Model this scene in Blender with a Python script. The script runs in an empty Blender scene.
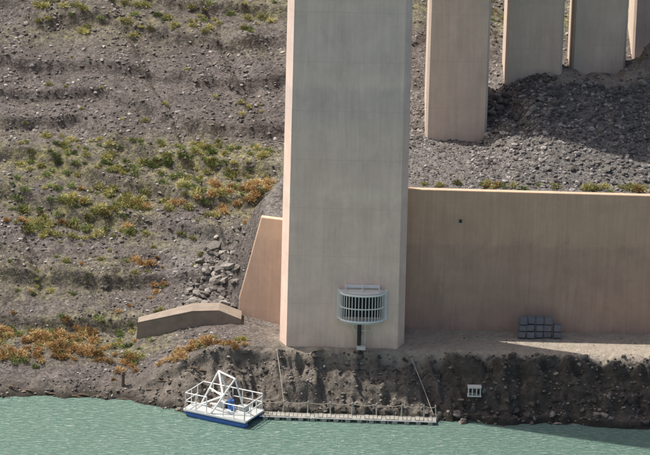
import bpy, math, numpy as np
from mathutils import Matrix, Vector
rng=np.random.default_rng(7)
S=bpy.context.scene

# ---------------------------------------------------------------- noise
def vnoise(x,y,seed=0):
    xi=np.floor(x).astype(np.int64); yi=np.floor(y).astype(np.int64)
    fx=x-xi; fy=y-yi
    fx=fx*fx*(3-2*fx); fy=fy*fy*(3-2*fy)
    def hsh(a,b):
        h=(a*374761393+b*668265263+seed*144269504)&0xffffffff
        h=((h^(h>>13))*1274126177)&0xffffffff
        return ((h^(h>>16))&0xffffffff)/4294967296.0
    a=hsh(xi,yi);b=hsh(xi+1,yi);c=hsh(xi,yi+1);d=hsh(xi+1,yi+1)
    return (a*(1-fx)+b*fx)*(1-fy)+(c*(1-fx)+d*fx)*fy
def fbm(x,y,sc,oct=4,seed=0,gain=.5):
    t=0;a=1;n=0
    for i in range(oct):
        t=t+a*(vnoise(x*sc+17.3*i,y*sc-9.1*i,seed+i)*2-1); n+=a; a*=gain; sc*=2.07
    return t/n
def ss(a,b,x):
    t=np.clip((x-a)/(b-a),0,1); return t*t*(3-2*t)

# ---------------------------------------------------------------- terrain
def wing(x): return np.clip(-1.9-x,0,2.4)*.577      # the wing wall is swung back into the slope
def height(x,y):
    x=np.asarray(x,float); y=np.asarray(y,float)
    ye=y-wing(x)
    yy=y+0.35*fbm(x,y,.35,2,3)*ss(0,-1,y)+0.25*fbm(x,y*0,.9,2,5)*ss(.5,-.6,y)+.7*fbm(x,y,.25,3,7)*ss(3.5,5,y)*ss(22,14,y)
    gul=(np.abs(fbm(x+.3*y,y*.35,.9,3,46))-.18)*1.1
    yb=y+(yy-y)+.03*np.clip(x,0,20)*ss(1,-1,y)-gul*ss(.1,-.8,y)*ss(-3.3,-2.4,y)*ss(-9,-6,x)
    L=np.interp(yy,[-300,-30,-5,-.8,0,2.5,4.3,4.55,6,6.9,7.15,8.7,16,28,60,150,400],
                  [-30,-7,-1.6,0,.55,1.25,1.55,2.15,2.55,2.85,3.55,3.75,7.4,12.8,27,58,95])
    R=np.interp(yb,[-300,-30,-5,-2.6,-2.45,-2.0,-1.5,-.72,-.5,0,2.6,4.5,7,8.7,16,28,60,150,400],
                  [-30,-7,-1.2,0,.35,.55,1.35,1.85,2.42,2.6,2.68,2.9,3.5,3.8,7.4,12.8,27,58,95])
    wl=ss(-10.2,-4.6,x)
    B=L*(1-wl)+R*wl
    U=np.interp(y,[2.75,9.5,14,28,60,150,400],[9.7,10.5,12,17.2,30,60,96])
    U=U-1.8*(1-ss(-1.8,1.5,x))*ss(9,4,y)
    E=np.interp(y,[2.75,4,6,11.3,13.5,17,24,40,60,150,400],[9.7,9.9,10.6,13.1,13.15,12.9,14.3,21,29,60,96])
    we=ss(7.0,11.0,x)
    U=U*(1-we)+E*we
    U=U+2.0*np.exp(-(((x-17.5)/1.9)**2+((y-12.6)/1.3)**2)**1.5)
    xc=np.interp(ye,[2.75,5,8,12,20,60],[-3.4,-4.1,-2.4,-.5,1,1])
    wd=np.interp(ye,[2.75,5,8,12,60],[.6,1.6,2.2,3,5])
    w=ss(0,1,(x-(xc-wd))/(2*wd))*(ye>2.78)*(1-ss(38,44,x))
    z=B*(1-w)+U*w
    nearwall=np.exp(-((ye-2.75)/.9)**2)*(x>-4.6)
    terr=ss(-5,-3,x)*ss(-.5,0,y)*(ye<2.75)
    m=(1-.92*np.clip(nearwall+terr,0,1))
    bank=ss(.1,-.6,y)*ss(-3.4,-2.0,y)*ss(-9,-5,x)
    hill=ss(4,9,y)
    z=z+m*(.34*fbm(x,y,.22,3,11)*(.3+hill)+.12*fbm(x,y,.9,3,21)+.06*fbm(x,y,3.1,3,31))
    z=z+bank*(.42*fbm(x,y*.6,1.3,4,41)+.14*fbm(x,y,4.,3,43)-.03)
    led=((z*0.75+.05*x+.9*fbm(x,y,.13,2,51))%1.0)
    z=z+hill*.50*m*(ss(0,.22,led)-led)*(y<40)*np.where(x<0,1,.5)
    gl=np.abs(fbm(x+.35*y,y*.12,.28,2,57)); z=z-hill*m*.28*ss(.16,0,gl)*ss(40,30,y)
    z=z+.9*np.clip(fbm(x,y,.03,3,61),-1,1)*ss(32,60,y)*6
    return z

def axis(segs):
    out=[]
    for a,b,s in segs:
        n=max(1,int(round((b-a)/s))); out+=list(np.linspace(a,b,n,endpoint=False))
    return np.array(out)
def buildmesh(name,V,F,attrs=None,mat=None,smooth=False,parent=None):
    V=np.asarray(V,np.float32); F=np.asarray(F,np.int32)
    me=bpy.data.meshes.new(name)
    me.vertices.add(len(V)); me.vertices.foreach_set('co',V.ravel())
    k=F.shape[1]
    me.loops.add(F.size); me.loops.foreach_set('vertex_index',F.ravel())
    me.polygons.add(len(F))
    me.polygons.foreach_set('loop_start',np.arange(0,F.size,k,dtype=np.int32))
    me.update(calc_edges=True)
    me.polygons.foreach_set('use_smooth',np.full(len(F),smooth))
    if attrs:
        for n,v in attrs.items():
            a=me.attributes.new(n,'FLOAT','POINT'); a.data.foreach_set('value',np.asarray(v,np.float32).ravel())
    if mat: me.materials.append(mat)
    o=bpy.data.objects.new(name,me); S.collection.objects.link(o)
    if parent: o.parent=parent
    return o

# ---------------------------------------------------------------- material helpers
def newmat(name):
    m=bpy.data.materials.new(name); m.use_nodes=True
    return m,m.node_tree.nodes,m.node_tree.links,m.node_tree.nodes['Principled BSDF']
class NB:
    def __init__(s,m): s.n=m.node_tree.nodes; s.l=m.node_tree.links
    def v(s,node,inp,val):
        if isinstance(val,bpy.types.NodeSocket): s.l.new(val,node.inputs[inp])
        else: node.inputs[inp].default_value=val
    def pos(s): return s.n.new('ShaderNodeTexCoord').outputs['Object']
    def mapping(s,vec,scale):
        n=s.n.new('ShaderNodeMapping'); s.l.new(vec,n.inputs['Vector']); n.inputs['Scale'].default_value=scale; return n.outputs[0]
    def noise(s,vec,scale,detail=4,rough=.55,dist=0):
        n=s.n.new('ShaderNodeTexNoise'); s.l.new(vec,n.inputs['Vector'])
        n.inputs['Scale'].default_value=scale; n.inputs['Detail'].default_value=detail
        n.inputs['Roughness'].default_value=rough; n.inputs['Distortion'].default_value=dist; return n.outputs['Fac']
    def voro(s,vec,scale,out='Color'):
        n=s.n.new('ShaderNodeTexVoronoi'); s.l.new(vec,n.inputs['Vector']); n.inputs['Scale'].default_value=scale; return n.outputs[out]
    def ramp(s,fac,stops):
        n=s.n.new('ShaderNodeValToRGB'); s.l.new(fac,n.inputs['Fac'])
        e=n.color_ramp.elements
        while len(e)<len(stops): e.new(.5)
        for i,(p,c) in enumerate(stops):
            e[i].position=p; e[i].color=(c,c,c,1) if not hasattr(c,'__len__') else (*c,1)
        return n.outputs['Color']
    def mix(s,f,a,b,mode='MIX'):
        n=s.n.new('ShaderNodeMix'); n.data_type='RGBA'; n.blend_type=mode
        s.v(n,0,f)
        for i,c in ((6,a),(7,b)):
            if isinstance(c,tuple): c=(*c,1)
            s.v(n,i,c)
        return n.outputs[2]
    def math(s,op,a,b=0.,c=0.):
        n=s.n.new('ShaderNodeMath'); n.operation=op; s.v(n,0,a); s.v(n,1,b); s.v(n,2,c); return n.outputs[0]
    def attr(s,name):
        n=s.n.new('ShaderNodeAttribute'); n.attribute_name=name; return n.outputs['Fac']
    def z(s,vec):
        n=s.n.new('ShaderNodeSeparateXYZ'); s.l.new(vec,n.inputs[0]); return n.outputs
    def bump(s,h,strength,dist,normal=None):
        n=s.n.new('ShaderNodeBump'); s.l.new(h,n.inputs['Height']); n.inputs['Strength'].default_value=strength; n.inputs['Distance'].default_value=dist
        if normal: s.l.new(normal,n.inputs['Normal'])
        return n.outputs[0]

def simple(name,col,rough=.5,metal=0,var=.25,scale=6):
    m,n,l,p=newmat(name); b=NB(m); P=b.pos()
    f=b.noise(P,scale,3,.6)
    c=b.mix(f,tuple(x*(1-var) for x in col),tuple(min(1,x*(1+var)) for x in col))
    l.new(c,p.inputs['Base Color']); p.inputs['Roughness'].default_value=rough; p.inputs['Metallic'].default_value=metal
    return m

# terrain
mt,n,l,p=newmat('terrain_soil'); b=NB(mt); P=b.pos()
big=b.noise(P,.35,3,.6); med=b.noise(P,2.3,5,.68)
vc=b.z(b.voro(P,11))[0]
base=b.mix(b.ramp(big,[(.35,0),(.65,1)]),(.104,.092,.086),(.162,.144,.132))
base=b.mix(b.ramp(med,[(.35,0),(.7,1)]),base,(.082,.071,.065))
grass=b.mix(b.ramp(med,[(.4,0),(.62,1)]),(.25,.23,.10),(.145,.155,.06))
gf=b.math('MULTIPLY',b.attr('grass'),b.ramp(med,[(.36,.9),(.58,.12)]))
base=b.mix(gf,base,grass)
mud=b.mix(b.ramp(med,[(.35,0),(.65,1)]),(.092,.080,.069),(.195,.172,.146))
mud=b.mix(b.attr('bank_shade'),mud,b.mix(b.ramp(med,[(.35,0),(.65,1)]),(.052,.045,.038),(.10,.088,.073)))  # darker mud tones: shade on the right bank painted into the soil colour
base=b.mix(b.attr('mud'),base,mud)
base=b.mix(b.attr('grey'),base,b.mix(med,(.125,.117,.11),(.185,.17,.158)))
base=b.mix(b.attr('road'),base,b.mix(b.ramp(med,[(.3,0),(.7,1)]),(.30,.255,.205),(.42,.365,.295)))
base=b.mix(b.attr('wet'),base,(.040,.036,.030))
gr=b.ramp(vc,[(0,.6),(1,1.45)])
kf=b.math('SUBTRACT',1.,b.math('MULTIPLY',b.math('MAXIMUM',b.attr('mud'),b.attr('road')),.75))
base=b.mix(kf,base,b.mix(1.,base,gr,'MULTIPLY'))
l.new(base,p.inputs['Base Color']); p.inputs['Roughness'].default_value=.95; p.inputs['Specular IOR Level'].default_value=.15
hh=b.math('ADD',b.math('MULTIPLY',b.math('MULTIPLY',vc,kf),.5),b.math('MULTIPLY',med,2.5))
l.new(b.bump(hh,.9,.07),p.inputs['Normal'])

xs=axis([(-1500,-200,160),(-200,-40,16),(-40,-18.5,1),(-18.5,20,.085),(20,45,1),(45,200,16),(200,1501,160)])
ys=axis([(-60,-8,4),(-8,-4,.5),(-4,0,.045),(0,10,.075),(10,32,.11),(32,60,1),(60,200,10),(200,1500,100)])
X,Y=np.meshgrid(xs,ys); Z=height(X,Y)
nx,ny=len(xs),len(ys)
idx=np.arange(nx*ny).reshape(ny,nx)
F=np.stack([idx[:-1,:-1],idx[:-1,1:],idx[1:,1:],idx[1:,:-1]],-1).reshape(-1,4)
x=X.ravel();y=Y.ravel();z=Z.ravel()
up=(y>2.75)&(x>-3)
def grassmap(x,y):
    g=ss(9.3,10.6,y+.25*(x+10))*ss(18.5,14.5,y)*ss(0,-2.5,x)*1.1
    g=g+ss(22.5,26,y)*.55
    g=g+ss(1,2,y)*ss(5.5,4.5,y)*ss(-6,-9,x)*.85
    g=g+ss(5.2,6,y)*ss(9.5,8,y)*ss(-8,-11,x)*.4
    g=g+ss(17,21,y)*(x>2)*.9
    return np.clip(g*(.58+1.1*fbm(x*.7,y*2.0,.4,3,71)),0,1)
g=grassmap(x,y)
mudm=ss(.5,-.3,y)*ss(-10,-6,x)*1.0+ss(.6,-.6,y)*.8*(1-ss(-10,-6,x)); mudm=np.clip(mudm,0,1)
heap=np.exp(-(((x-17.5)/2.2)**2+((y-12.6)/1.6)**2)**1.5)
grey=np.clip(up*ss(16,12,y)*.9*(1-heap) + ss(6.5,8,y)*ss(11.5,9.5,y)*ss(-9,-7,x)*(x<-2)*.9,0,1)
road=ss(-.75,-.25,y+.2*fbm(x,y,.8,3,81))*(y-wing(x)<2.75)*ss(-4.0,1.5,x+1.5*fbm(x,y,1,2,83))
road=np.maximum(road,.8*ss(11,11.5,y)*ss(13.8,13,y)*ss(10,12,x)*(1-heap))
wet=ss(.4,.02,z)*(y<2)
bank_shade=ss(3.5,7.0,x+.8*fbm(x,y,1.2,3,85))*(y<.5)  # mask for painted shade: deepens the pier's shadow on the right bank
terrain=buildmesh('terrain',np.stack([x,y,z],1),F,dict(grass=g,mud=mudm,grey=grey,road=np.clip(road,0,1),wet=wet,bank_shade=bank_shade),mt,True)

# ---------------------------------------------------------------- water
mw,n,l,p=newmat('lake_water'); b=NB(mw); P=b.pos()
w1=b.noise(b.mapping(P,(1.0,2.6,1)),2.6,5,.70,.6)
cc=b.mix(b.noise(P,.25,2,.6),(.185,.315,.255),(.235,.375,.305))
cc=b.mix(b.ramp(w1,[(.50,0),(.68,.85)]),cc,(.46,.56,.50))
l.new(cc,p.inputs['Base Color']); p.inputs['Roughness'].default_value=.16; p.inputs['IOR'].default_value=1.33
l.new(b.bump(w1,1.0,.34),p.inputs['Normal'])
wx=axis([(-1500,-60,240),(-60,60,10),(60,1501,240)]); wy=axis([(-1500,-60,240),(-60,6,6),(6,7,1)])
A,Bq=np.meshgrid(wx,wy); ii=np.arange(A.size).reshape(A.shape)
FF=np.stack([ii[:-1,:-1],ii[:-1,1:],ii[1:,1:],ii[1:,:-1]],-1).reshape(-1,4)
buildmesh('lake_water',np.stack([A.ravel(),Bq.ravel(),0*A.ravel()],1),FF,None,mw,True)

# ---------------------------------------------------------------- rocks
PHI=(1+5**.5)/2
icov=np.array([(-1,PHI,0),(1,PHI,0),(-1,-PHI,0),(1,-PHI,0),(0,-1,PHI),(0,1,PHI),(0,-1,-PHI),(0,1,-PHI),(PHI,0,-1),(PHI,0,1),(-PHI,0,-1),(-PHI,0,1)],float); icov/=np.linalg.norm(icov[0])
icof=np.array([(0,11,5),(0,5,1),(0,1,7),(0,7,10),(0,10,11),(1,5,9),(5,11,4),(11,10,2),(10,7,6),(7,1,8),(3,9,4),(3,4,2),(3,2,6),(3,6,8),(3,8,9),(4,9,5),(2,4,11),(6,2,10),(8,6,7),(9,8,1)])
def rotmats(n):
    q=rng.normal(size=(n,4)); q/=np.linalg.norm(q,axis=1)[:,None]
    w,x,y,z=q.T
    return np.stack([1-2*(y*y+z*z),2*(x*y-z*w),2*(x*z+y*w),2*(x*y+z*w),1-2*(x*x+z*z),2*(y*z-x*w),2*(x*z-y*w),2*(y*z+x*w),1-2*(x*x+y*y)],1).reshape(n,3,3)
def rocks(cx,cy,r,cz=None,sink=.25,flat=.6):
    n=len(cx)
    V=icov[None]*(1+rng.uniform(-.30,.30,(n,12,1)))
    V=V*rng.uniform(.5,1.3,(n,1,3))
    V=np.einsum('nij,nvj->nvi',rotmats(n),V)*r[:,None,None]
    V[:,:,2]*=flat+.2*rng.random((n,1))
    if cz is None: cz=height(cx,cy)
    V+=np.stack([cx,cy,cz+r*(.35-sink)],1)[:,None,:]
    F=icof[None]+12*np.arange(n)[:,None,None]
    tone=np.repeat(rng.random(n),12)
    return V.reshape(-1,3),F.reshape(-1,3),tone
def rockmat(name,lo,mid,hi):
    m,n,l,p=newmat(name); b=NB(m); P=b.pos()
    c=b.ramp(b.attr('tone'),[(0,lo),(.6,mid),(1,hi)])
    c=b.mix(1.,c,b.ramp(b.noise(P,9,3,.6),[(.3,.75),(.7,1.2)]),'MULTIPLY')
    l.new(c,p.inputs['Base Color']); p.inputs['Roughness'].default_value=.9
    return m
mr=rockmat('scree_rock',(.065,.058,.054),(.145,.13,.121),(.38,.35,.33))
mrd=rockmat('bank_rock',(.045,.039,.033),(.12,.104,.088),(.28,.25,.22))
mr2=rockmat('riprap_rock',(.085,.075,.066),(.165,.15,.135),(.34,.31,.28))
def scat(n,x0,x1,y0,y1,rmin,rmax,pw=3.,mask=None):
    cx=rng.uniform(x0,x1,n); cy=rng.uniform(y0,y1,n)
    ce=cy-wing(cx)
    keep=~((ce>2.2)&(ce<3.2)&(cx>-4.6)) & ~((cx>-2.3)&(cx<4.2)&(cy>-.3)&(cy<4))
    if mask is not None: keep&=mask(cx,cy)
    cx=cx[keep];cy=cy[keep]
    r=rmin+(rmax-rmin)*rng.random(len(cx))**pw
    return cx,cy,r
def group(name,lst,mat,**k):
    c=[np.concatenate([q[i] for q in lst]) for i in range(3)]
    V,F,t=rocks(*c,**k); return buildmesh(name,V,F,dict(tone=t),mat)
def clump(s,th): return lambda cx,cy: (fbm(cx,cy,.45,3,s)+.35*rng.normal(size=len(cx))>th)&(rng.random(len(cx))>.75*grassmap(cx,cy))
nopath=lambda cx,cy: ~((cx>11)&(cy>11.2)&(cy<13.6)&(rng.random(len(cx))<.85))
c1=clump(91,-.15)
group('scree_rocks',[scat(48000,-20,22,7.5,33,.022,.135,3.8,lambda cx,cy:c1(cx,cy)&nopath(cx,cy)),
  scat(9000,-17,-3.5,-.4,8,.02,.11,4,clump(92,0)),
  scat(10000,7,20,3.3,13,.02,.15,3.6,nopath),
  scat(3500,3,8,3.3,12,.02,.08,3),
  scat(500,-4,20,-.4,2.4,.015,.05,3)],mr)
group('bank_rocks',[scat(7000,-17,20,-3.0,-.3,.015,.12,5),scat(380,-17,20,-3.1,-1.9,.05,.24,2.2),scat(120,-8,20,-.9,-.3,.05,.18,2)],mrd,sink=.2)
def ripmask(cx,cy):
    return (np.abs((cx+5.7)-.25*(cy-5))<1.25+.35*rng.normal(size=len(cx)))
group('riprap_boulders',[scat(900,-8,-3.4,3.6,9.4,.07,.34,1.9,ripmask)],mr2,sink=.1)
group('embankment_boulders',[scat(150,7.5,11.5,9.,12,.08,.28,1.6),scat(30,14,20,10.8,14.5,.08,.3,2),scat(90,8,20,4,11,.06,.22,2)],mr2,sink=.1)

# ---------------------------------------------------------------- vegetation
def leafmat(name,lo,mid,hi):
    m,n,l,p=newmat(name); b=NB(m)
    c=b.ramp(b.attr('tone'),[(0,lo),(.5,mid),(1,hi)])
    l.new(c,p.inputs['Base Color']); p.inputs['Roughness'].default_value=.8; p.inputs['Specular IOR Level'].default_value=.15
    return m
mgold=leafmat('golden_brush',(.18,.105,.045),(.42,.265,.115),(.64,.48,.25))
molive=leafmat('olive_brush',(.11,.11,.038),(.31,.295,.11),(.56,.51,.22))
mgreen=leafmat('green_brush',(.06,.085,.03),(.17,.215,.075),(.36,.40,.16))
mgrass=leafmat('dry_grass',(.15,.145,.06),(.38,.35,.15),(.58,.54,.28))
def shrubs(cx,cy,r,nb,wf=.02):
    n=len(cx); cz=height(cx,cy)
    th=rng.uniform(0,2*np.pi,(n,nb)); u=rng.random((n,nb))**.6
    el=np.arcsin(np.clip(.05+.95*rng.random((n,nb)),0,1))
    d=np.stack([np.cos(th)*np.cos(el),np.sin(th)*np.cos(el),.85*np.sin(el)],-1)
    lob=1+.22*np.sin(th*3+rng.uniform(0,6,(n,1)))+.16*rng.normal(size=(n,nb))
    c=np.stack([cx,cy,cz-.03],-1)[:,None,:]
    R=r[:,None,None]
    L=(lob*(.35+.65*u))[...,None]
    tip=c+d*R*L
    root=c+d*R*L*rng.uniform(.45,.75,(n,nb,1))+rng.normal(size=(n,nb,3))*R*.10
    sd=rng.normal(size=(n,nb,3)); sd/=np.linalg.norm(sd,axis=-1)[...,None]
    w=(.006+wf*R*(.4+rng.random((n,nb,1))))
    mid=root*.45+tip*.55
    V=np.stack([root,mid+sd*w,tip,mid-sd*w],2)
    k=n*nb
    F=np.arange(k*4).reshape(k,4)
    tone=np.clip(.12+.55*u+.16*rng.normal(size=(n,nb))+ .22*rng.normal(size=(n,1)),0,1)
    return V.reshape(-1,3),F,np.repeat(tone.ravel(),4)
def zone(n,x0,x1,y0,y1,r0,r1):
    return rng.uniform(x0,x1,n),rng.uniform(y0,y1,n),rng.uniform(r0,r1,n)
def clus(cx,cy,n,sx,sy,r0,r1):
    return rng.normal(cx,sx,n),rng.normal(cy,sy,n),rng.uniform(r0,r1,n)
def veg(name,lst,mat,nb):
    c=[np.concatenate([q[i] for q in lst]) for i in range(3)]
    ce=c[1]-wing(c[0])
    k=~((ce>2.2)&(ce<3.2)&(c[0]>-4.6))&~((c[0]>-2.5)&(c[0]<4.3)&(c[1]>-.5)&(c[1]<4.))
    c=[q[k] for q in c]
    V,F,t=shrubs(*c,nb); return buildmesh(name,V,F,dict(tone=t),mat)
veg('golden_shrubs',[zone(130,-16.8,-11.0,1.6,4.4,.12,.42),zone(18,-11.5,-9,1.2,3.6,.15,.35),
  clus(-9.3,.8,7,.6,.3,.15,.3),clus(-6.3,.6,16,.8,.3,.2,.45),clus(-4.7,.2,9,.6,.25,.15,.34),
  clus(-6,12.4,12,.9,.5,.2,.45),clus(-4.2,13.3,12,.8,.6,.25,.48),clus(-3.2,10.8,7,.6,.2,.2,.38),
  clus(-10.5,12.,8,1.5,.6,.2,.4),clus(-14.5,11.,6,1.2,.5,.2,.4),
  clus(-9.0,8.3,3,.3,.2,.3,.42),clus(-8.5,6.9,2,.4,.2,.25,.3),zone(10,-16,-8,4.8,9,.1,.25),
  clus(8,3.5,2,.3,.08,.25,.34),clus(15,3.5,2,.3,.08,.25,.36)],mgold,700)
veg('olive_shrubs',[clus(-9,12.6,38,2.2,.8,.2,.5),zone(30,-16,-11.5,10,12.5,.2,.45),zone(80,-16,-3,14,17,.15,.38),
  zone(28,-16,-8,1.4,5,.15,.35),zone(65,-17,-3,24.5,29,.15,.42),zone(16,-16,-3,17,23,.1,.3),zone(24,-16,-6,6.5,11,.1,.3),
  zone(20,4.6,18,3.3,3.8,.2,.38),clus(13,3.5,4,.6,.1,.28,.44),clus(15.3,3.5,6,.7,.15,.28,.46),
  zone(80,5,22,19,36,.15,.4),zone(12,9,18,12,14,.1,.25),zone(14,-7.5,-3,.0,1.3,.15,.28)],molive,520)
veg('green_shrubs',[clus(-8,13.5,42,3.5,1.0,.15,.38),zone(30,-16.5,-9,10.5,13,.15,.38),zone(60,-16,-2.5,14.5,16.5,.12,.32),
  zone(44,-16.8,-8,1.2,4.6,.12,.32),zone(22,-17,-3,25,29,.15,.35),zone(14,-16,-8,6,9,.1,.24),zone(30,5,20,20,34,.15,.35),zone(8,5,18,3.3,3.7,.15,.3)],mgreen,500)
gx=rng.uniform(-17,20,40000); gy=rng.uniform(.5,32,40000)
kk=(rng.random(40000)<.8*grassmap(gx,gy)+.03)&~((gx>-5)&(gy-wing(gx)<3.3))&~((gx>3)&(gy<14)&(rng.random(40000)>.2))
V,F_,t=shrubs(gx[kk],gy[kk],rng.uniform(.05,.17,kk.sum()),24,.03); buildmesh('grass_tufts',V,F_,dict(tone=t),mgrass)

# ---------------------------------------------------------------- concrete
def concrete(name,stops,zr,streak=.10,lines=2.4,linez=0,dark=.3):
    m,n,l,p=newmat(name); b=NB(m); P=b.pos()
    z=b.z(P)[2]
    bl=b.noise(P,.8,5,.68,.4)
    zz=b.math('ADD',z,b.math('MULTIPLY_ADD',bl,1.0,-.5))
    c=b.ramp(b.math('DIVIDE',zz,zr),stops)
    st=b.noise(b.mapping(P,(2.6,2.6,.16)),1.3,4,.7,.8)
    c=b.mix(1.,c,b.ramp(st,[(.3,1-streak),(.7,1+streak*.4)]),'MULTIPLY')
    c=b.mix(1.,c,b.ramp(bl,[(.3,.88),(.7,1.07)]),'MULTIPLY')
    fr=b.math('FRACT',b.math('DIVIDE',b.math('ADD',z,linez),lines))
    ln=b.math('LESS_THAN',fr,.012)
    c=b.mix(b.math('MULTIPLY',ln,b.math('MULTIPLY',bl,dark)),c,(.20,.18,.16))
    l.new(c,p.inputs['Base Color']); p.inputs['Roughness'].default_value=.9; p.inputs['Specular IOR Level'].default_value=.2
    l.new(b.bump(bl,.2,.04),p.inputs['Normal'])
    return m
mp=concrete('pier_concrete',[(0,(.66,.495,.41)),(.13,(.80,.60,.495)),(.17,(.90,.68,.565)),(.44,(.90,.68,.57)),(.47,(.94,.73,.61)),(.49,(.89,.675,.565)),(.60,(.85,.655,.555)),(.645,(.76,.605,.535)),(.70,(.75,.60,.535)),(.72,(.82,.645,.565)),(.8,(.79,.63,.56)),(1,(.83,.65,.56))],22,.11)
mp2=concrete('pier_concrete_tan',[(0,(.62,.515,.43)),(1,(.67,.56,.465))],40,.12)
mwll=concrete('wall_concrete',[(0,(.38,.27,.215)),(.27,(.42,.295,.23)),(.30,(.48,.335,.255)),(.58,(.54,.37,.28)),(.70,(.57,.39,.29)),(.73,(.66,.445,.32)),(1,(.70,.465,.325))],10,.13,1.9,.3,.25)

def local_obj(name,V,F,mat,parent=None):
    me=bpy.data.meshes.new(name); me.from_pydata(V,[],F); me.update()
    if mat: me.materials.append(mat)
    o=bpy.data.objects.new(name,me); S.collection.objects.link(o)
    if parent: o.parent=parent
    return o
def prism(poly,z0,z1,taper=1.0,name='p',mat=None,parent=None):
    c=np.mean(poly,0); V=[]; k=len(poly)
    for j,s in ((0,1),(1,taper)):
        for q in poly: V.append((c[0]+(q[0]-c[0])*s,c[1]+(q[1]-c[1])*s,z0+(z1-z0)*j))
    F=[(i,(i+1)%k,(i+1)%k+k,i+k) for i in range(k)]
    F.append(tuple(range(k))[::-1]); F.append(tuple(k+i for i in range(k)))
    return local_obj(name,V,F,mat,parent)
def chrect(x0,x1,y0,y1,cx,cy):
    return [(x0+cx,y0),(x1-cx,y0),(x1,y0+cy),(x1,y1-cy),(x1-cx,y1),(x0+cx,y1),(x0,y1-cy),(x0,y0+cy)]
DZ=44
prism(chrect(-2.08,3.96,0,3.0,.34,.75),1.4,DZ,.93,'bridge_pier',mp)
prism(chrect(4.92,8.0,9.5,13.0,.12,.15),9,DZ,.985,'bridge_pier',mp2)
prism(chrect(8.95,11.85,12.3,15.6,.12,.15),10,DZ,.985,'bridge_pier',mp2)
prism(chrect(12.4,15.15,13.4,16.8,.12,.15),10,DZ,.985,'bridge_pier',mp2)
prism(chrect(15.8,18.6,17,20.4,.12,.15),11,DZ,.985,'bridge_pier',mp2)
prism(chrect(-27,-21.5,-27,-23,.4,.7),-12,DZ,.95,'bridge_pier',mp)

deck=bpy.data.objects.new('bridge_deck',None); S.collection.objects.link(deck)
da=Vector((-48,-46,0)); db=Vector((92,96,0)); dd=(db-da).normalized(); nn=Vector((-dd.y,dd.x,0))
def deckbox(nm,o0,o1,z0,z1):
    V=[]
    for q in (da,db):
        for o_,zz in ((o0,z0),(o1,z0),(o1,z1),(o0,z1)):
            r=q+nn*o_; V.append((r.x,r.y,zz))
    local_obj(nm,V,[(0,1,2,3),(7,6,5,4),(0,4,5,1),(1,5,6,2),(2,6,7,3),(3,7,4,0)],mp2,deck)
deckbox('box_girder',-4.0,4.0,DZ+.003,DZ+2); deckbox('road_slab',-6,6,DZ+2.003,DZ+2.4)
deckbox('parapet_near',-6,-5.75,DZ+2.403,DZ+3.4); deckbox('parapet_far',5.75,6,DZ+2.403,DZ+3.4)

# retaining wall (main part) with wing swung back at the left end, both children of one object
def empty(name,loc=(0,0,0),rz=0):
    e=bpy.data.objects.new(name,None); S.collection.objects.link(e); e.location=loc; e.rotation_euler=(0,0,rz); return e
rw=empty('retaining_wall')
def plate(nm,prof,fy):
    k=len(prof); V=[(a,2.62+fy(a),c) for a,c in prof]+[(a,2.95+fy(a),c) for a,c in prof]
    w=local_obj(nm,V,[tuple(range(k))[::-1],tuple(range(k,2*k))]+[(i,(i+1)%k,(i+1)%k+k,i+k) for i in range(k)],mwll,rw)
    bv=w.modifiers.new('b','BEVEL'); bv.width=.04; bv.segments=2
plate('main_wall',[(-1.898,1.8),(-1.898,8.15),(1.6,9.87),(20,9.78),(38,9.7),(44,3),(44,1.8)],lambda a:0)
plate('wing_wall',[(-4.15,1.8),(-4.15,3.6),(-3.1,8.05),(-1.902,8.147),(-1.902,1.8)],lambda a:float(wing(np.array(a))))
ap=local_obj('concrete_apron',[(-9.2,3.3,1.2),(-4.0,2.75,1.6),(-4.0,2.75,2.95),(-5.1,2.85,3.35),(-6.4,2.95,3.25),(-9.1,3.35,2.45),
   (-9.2,4.2,1.2),(-4.0,4.2,1.6),(-4.0,3.7,3.05),(-5.1,3.7,3.45),(-6.4,3.8,3.36),(-9.1,3.9,2.52)],
   [(0,1,2,3,4,5),(5,4,10,11),(4,3,9,10),(3,2,8,9),(2,1,7,8),(0,5,11,6)],simple('apron_concrete',(.25,.205,.165),.9,0,.4,2.5))

# ---------------------------------------------------------------- part builder
class Part:
    def __init__(s): s.V=[];s.F=[]
    def box(s,c,d,R=None):
        o=len(s.V)
        for sx in(-.5,.5):
            for sy in(-.5,.5):
                for sz in(-.5,.5):
                    v=Vector((sx*d[0],sy*d[1],sz*d[2]))
                    if R: v=R@v
                    s.V.append(tuple(v+Vector(c)))
        for f in((0,1,3,2),(4,6,7,5),(0,4,5,1),(2,3,7,6),(0,2,6,4),(1,5,7,3)): s.F.append(tuple(i+o for i in f))
        return s
    def tube(s,pts,r,k=8,radii=None):
        pts=[Vector(q) for q in pts]; o=len(s.V); m=len(pts)
        for i,q in enumerate(pts):
            d=(pts[min(i+1,m-1)]-pts[max(i-1,0)]).normalized()
            a=d.orthogonal().normalized() if abs(d.z)>.95 else d.cross(Vector((0,0,1))).normalized()
            c=d.cross(a); rr=radii[i] if radii else r
            for j in range(k):
                t=2*math.pi*j/k; s.V.append(tuple(q+a*math.cos(t)*rr+c*math.sin(t)*rr))
        for i in range(m-1):
            for j in range(k):
                s.F.append((o+i*k+j,o+i*k+(j+1)%k,o+(i+1)*k+(j+1)%k,o+(i+1)*k+j))
        s.F.append(tuple(o+j for j in range(k))[::-1]); s.F.append(tuple(o+(m-1)*k+j for j in range(k)))
        return s
    def make(s,name,mat,parent=None,bevel=0):
        o=local_obj(name,s.V,s.F,mat,parent)
        if bevel:
            q=o.modifiers.new('b','BEVEL'); q.width=bevel; q.segments=2; q.limit_method='ANGLE'
        return o
mwhite=simple('white_paint',(.80,.80,.78),.4,0,.08); mgalv=simple('galvanised_steel',(.66,.65,.63),.45,.2,.15)
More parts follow.
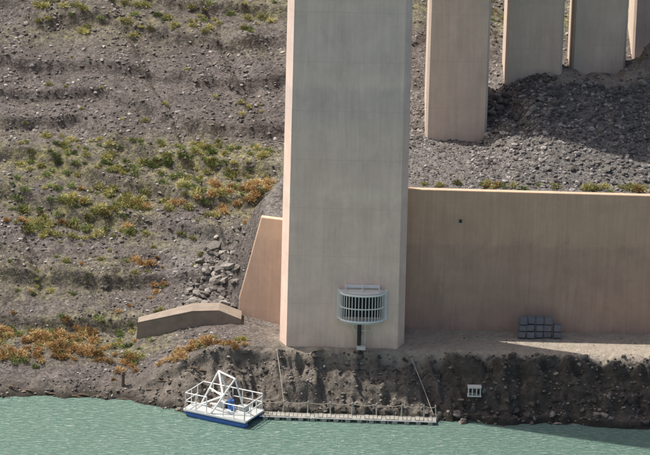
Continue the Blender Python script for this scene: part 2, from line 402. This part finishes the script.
mblue=simple('blue_paint',(.045,.14,.42),.35,0,.25); mdark=simple('dark_rubber',(.03,.03,.03),.6); mdeck=simple('grey_deck',(.42,.44,.43),.7,0,.2)
mrope=simple('rope',(.36,.32,.26),.9); mfloat=simple('float_plastic',(.34,.34,.31),.6,0,.3); mblock=simple('block_concrete',(.16,.17,.19),.9,0,.3)
mwood=simple('weathered_wood',(.13,.09,.06),.9,0,.4); mblk=simple('dark_opening',(.03,.03,.03),.8)

# intake cage on the pier
cage=empty('intake_cage',(1.86,0,0))
def arc(z,r=1.06,d=.75,n=20):
    return [(-r*math.cos(math.pi*i/n),-(.10+d*math.sin(math.pi*i/n)**.7),z) for i in range(n+1)]
zb,zt=4.2,5.52
q=Part()
for i in range(21):
    aa=arc(0)[i]; q.tube([(aa[0],aa[1],zb),(aa[0],aa[1],zt)],.026,6)
q.make('bars',mgalv,cage)
q=Part()
for zz,r in ((zb,.05),(4.85,.03),(zt,.055)): q.tube(arc(zz),r,8)
q.make('hoops',mwhite,cage)
def halfplate(z0,z1,nm,mat):
    a1=arc(z0); k=len(a1)
    local_obj(nm,a1+[(x_,y_,z1) for x_,y_,_ in a1],[tuple(range(k)),tuple(range(k,2*k))[::-1]]+[(i,i+1,i+1+k,i+k) for i in range(k-1)]+[(k-1,0,k,2*k-1)],mat,cage)
halfplate(zt+.07,zt+.10,'top_plate',mgalv); halfplate(zb-.10,zb-.06,'bottom_plate',mgalv)
Part().box((-1.14,-.07,4.86),(.12,.10,1.5)).box((1.14,-.07,4.86),(.12,.10,1.5)).box((0,-.06,5.76),(1.7,.08,.14)).make('wall_frame',mwhite,cage,.01)
q=Part()
for sx in(-.8,0,.8): q.tube([(sx,-.08,5.95),(sx,-.5,5.64)],.025,6)
q.make('stays',mgalv,cage)
Part().box((0,-.045,4.85),(1.9,.05,1.3)).make('opening',mblk,cage)
Part().tube([(-.1,-.3,4.1),(-.1,-.3,2.6)],.10,12).tube([(-.1,-.3,3.4),(-.1,-.02,3.4)],.08).make('outlet_pipe',mdark,cage)
q=Part(); q.tube([(.18,-.3,4.1),(.18,-.3,2.95)],.03).tube([(.5,-.3,4.1),(.5,-.3,3.5)],.03).tube([(-.5,-.3,4.1),(-.25,-.3,3.4)],.03)
q.tube([(-.45,-.3,3.92),(.6,-.3,3.92)],.04).tube([(-.3,-.3,3.6),(.5,-.3,3.6)],.03).box((.0,-.42,2.78),(.42,.3,.16)); q.make('brackets',mgalv,cage)

bs=empty('concrete_block_stack',(10.55,1.9,0))
q=Part()
for r_ in range(3):
    for c_ in range(5):
        if r_==2 and c_==4: continue
        q.box((-.84+.42*c_+.02*rng.normal(),.05*rng.normal(),2.86+.34*r_),(.37,.5,.30))
q.make('blocks',mblock,bs,.04)
q=Part()
for c_ in range(6): q.tube([(-1.05+.42*c_,-.3,2.65),(-1.05+.42*c_,-.3,3.75)],.010,5)
q.make('binding_bars',mblock,bs)
wp=empty('wall_marker_plate',(6.55,2.6,8.3)); Part().box((0,-.03,0),(.13,.05,.15)).make('plate',mdark,wp); Part().box((0,-.05,-.12),(.05,.04,.08)).make('bracket',mgalv,wp)
gz=float(height(7.3,-1.9))
gg=empty('gauge_frame',(7.3,-2.15,gz-.10))
q=Part()
for xx in(-.28,-.1,.1,.28): q.box((xx,0,.26),(.05,.3,.38))
q.make('slats',mgalv,gg); Part().box((0,0,.48),(.66,.4,.05)).box((0,0,.05),(.66,.4,.05)).make('frame_plates',mgalv,gg)

# ---------------------------------------------------------------- boat
boat=empty('work_boat',(-4.62,-2.8,0.0),math.radians(-27))
for sgn,nm in((-1,'near'),(1,'far')):
    q=Part(); pts=[(-1.72,.74*sgn,.24),(-1.6,.74*sgn,.18),(-1.3,.74*sgn,.10),(1.35,.74*sgn,.10),(1.62,.74*sgn,.14),(1.68,.74*sgn,.16)]
    q.tube(pts,.2,14,[.05,.13,.19,.19,.17,.08]); q.make('pontoon_'+nm,mblue,boat)
Part().box((0,0,.33),(3.3,1.85,.06)).make('deck',mdeck,boat,.01)
Part().box((0,-.945,.33),(3.34,.03,.09)).box((0,.945,.33),(3.34,.03,.09)).box((-1.67,0,.33),(.03,1.85,.09)).box((1.67,0,.33),(.03,1.85,.09)).make('rub_rail',mwhite,boat)
q=Part()
def rail(p0,p1,nst,h=.95):
    p0=Vector(p0);p1=Vector(p1)
    for i in range(nst+1):
        a=p0.lerp(p1,i/nst); q.tube([a,a+Vector((0,0,h))],.026,6)
    for f in(.5,1.): q.tube([p0+Vector((0,0,h*f)),p1+Vector((0,0,h*f))],.026,6)
z0=.36
rail((-1.6,-.88,z0),(-.45,-.88,z0),2,.82); rail((-1.6,.88,z0),(1.6,.88,z0),6,.82); rail((-1.6,-.88,z0),(-1.6,.88,z0),3,.82); rail((1.6,-.88,z0),(1.6,.88,z0),3,.7); rail((.45,-.88,z0),(1.6,-.88,z0),2,.7)
q.make('guard_rails',mwhite,boat)
q=Part()
t1=(-.55,.45,2.05);t2=(.7,-.2,2.1)
for a,bb in((t1,(-1.25,.0,z0)),(t1,(.15,.75,z0)),(t2,(-.25,-.8,z0)),(t2,(.95,.3,z0)),(t1,t2),((-.9,.23,1.2),(.23,-.5,1.23)),((-1.25,0,z0+.02),(.23,-.5,1.23)),(t1,(.23,-.5,1.23))): q.tube([a,bb],.045,8)
q.make('a_frame_gantry',mwhite,boat)
q=Part(); q.tube([(.25,.25,.36),(.25,.25,.80)],.15,14).tube([(.55,-.1,.36),(.55,-.1,.66)],.11,10); q.make('drums',mblue,boat)
Part().box((-.2,.3,.52),(.35,.4,.30)).tube([(-.2,.3,.7),(-.05,.25,1.2)],.03).box((.9,.35,.50),(.4,.3,.25)).make('winch_box',mdeck,boat,.02)
q=Part(); q.box((-1.85,0,.5),(.2,.24,.3)).tube([(-1.9,0,.5),(-1.9,0,-.3)],.06); q.make('outboard_motor',mdark,boat,.03)

# ---------------------------------------------------------------- floating walkway
wk=empty('floating_walkway')
pa=Vector((-2.9,-2.85,.16)); pb=Vector((5.5,-3.1,.16)); dirv=(pb-pa).normalized(); nv=Vector((-dirv.y,dirv.x,0)); yaw=math.atan2(dirv.y,dirv.x)
Rz=Matrix.Rotation(yaw,3,'Z'); Ln=(pb-pa).length
q=Part(); N=42
for i in range(N):
    c=pa.lerp(pb,(i+.5)/N); q.box((c.x,c.y,.20+.01*rng.normal()),(Ln/N*.86,.5,.035),Rz)
q.make('planks',simple('grey_plank',(.30,.285,.25),.85,0,.45,4),wk)
q=Part()
for i in range(15):
    c=pa.lerp(pb,(i+.5)/15); q.tube([c+nv*-.30-Vector((0,0,.1)),c+nv*.30-Vector((0,0,.1))],.12,10)
q.make('floats',mfloat,wk)
q=Part()
for sg in(-.24,.24): q.tube([pa+nv*sg,pb+nv*sg],.035,6)
q.make('stringers',mgalv,wk)
q=Part(); rp=Part()
st=[0,.13,.27,.40,.52,.66,.80,.93,1.]
tops=[]
for t in st:
    c=pa.lerp(pb,t)+nv*.26; q.tube([c,c+Vector((.03*rng.normal(),0,.66))],.03,6); tops.append(c+Vector((0,0,.60)))
for a,bb in zip(tops[:-1],tops[1:]):
    for dz in(0,): rp.tube([a.lerp(bb,i/8)-Vector((0,0,dz+.08*math.sin(math.pi*i/8))) for i in range(9)],.018,5)
q.make('posts',simple('dull_steel',(.45,.44,.41),.6,0,.3),wk); rp.make('hand_rope',mrope,wk)

def cable(name,a,bb,sag,r,mat):
    a=Vector(a);bb=Vector(bb)
    Part().tube([a.lerp(bb,i/16)-Vector((0,0,sag*math.sin(math.pi*i/16))) for i in range(17)],r,6).make(name,mat)
cable('mooring_cable',(4.1,-.5,2.72),(5.35,-2.8,.35),-.1,.02,mrope)
cable('mooring_cable',(-2.2,-.35,2.6),(-1.75,-2.5,.5),-.15,.02,mrope)
po=empty('mooring_post',(-9.6,-.2,0)); zz=float(height(-9.6,-.2))
Part().tube([(0,0,zz-.3),(.02,0,zz+.75)],.08,8,[.085,.075]).box((.02,0,zz+.62),(.24,.2,.06)).make('post',mwood,po)
q=Part()
for i in range(12):
    cx=-16+i*.95+.2*rng.normal(); cy=-.45-.03*i+.12*rng.normal(); h0=float(height(cx,cy)); L_=rng.uniform(.3,.6)
    q.tube([(cx-L_*.6,cy+.05,h0+.02),(cx,cy,h0+.05),(cx+L_*.6,cy-.04,h0+.02)],.05,7,[.03,.05,.03])
q.make('driftwood_logs',mwood)

# ---------------------------------------------------------------- light
el=math.radians(60); behind=math.radians(19)
sd=Vector((-math.cos(el)*math.cos(behind),math.cos(el)*math.sin(behind),math.sin(el)))
sun=bpy.data.lights.new('sun','SUN'); sun.energy=5.0; sun.angle=math.radians(.5); sun.color=(1,.95,.88)
so=bpy.data.objects.new('sun',sun); S.collection.objects.link(so); so.rotation_euler=sd.to_track_quat('Z','Y').to_euler()
W=bpy.data.worlds.new('World'); S.world=W; W.use_nodes=True; wn=W.node_tree.nodes; wl=W.node_tree.links
sk=wn.new('ShaderNodeTexSky'); sk.sky_type='NISHITA'; sk.sun_disc=False; sk.sun_elevation=el
sk.sun_rotation=math.atan2(sd.x,sd.y); sk.dust_density=6; sk.ozone_density=1.3
wl.new(sk.outputs[0],wn['Background'].inputs['Color']); wn['Background'].inputs['Strength'].default_value=.15
S.view_settings.view_transform='Standard'; S.view_settings.look='None'; S.view_settings.exposure=0

# ---------------------------------------------------------------- camera
cam=bpy.data.cameras.new('camera'); co=bpy.data.objects.new('camera',cam); S.collection.objects.link(co)
cam.sensor_width=36; cam.lens=183.4; cam.clip_start=1; cam.clip_end=5000
co.matrix_world=Matrix.Translation((0,-150,57.4))@Matrix.Rotation(math.radians(72),4,'X')@Matrix.Rotation(math.radians(1.3),4,'Z')
S.camera=co
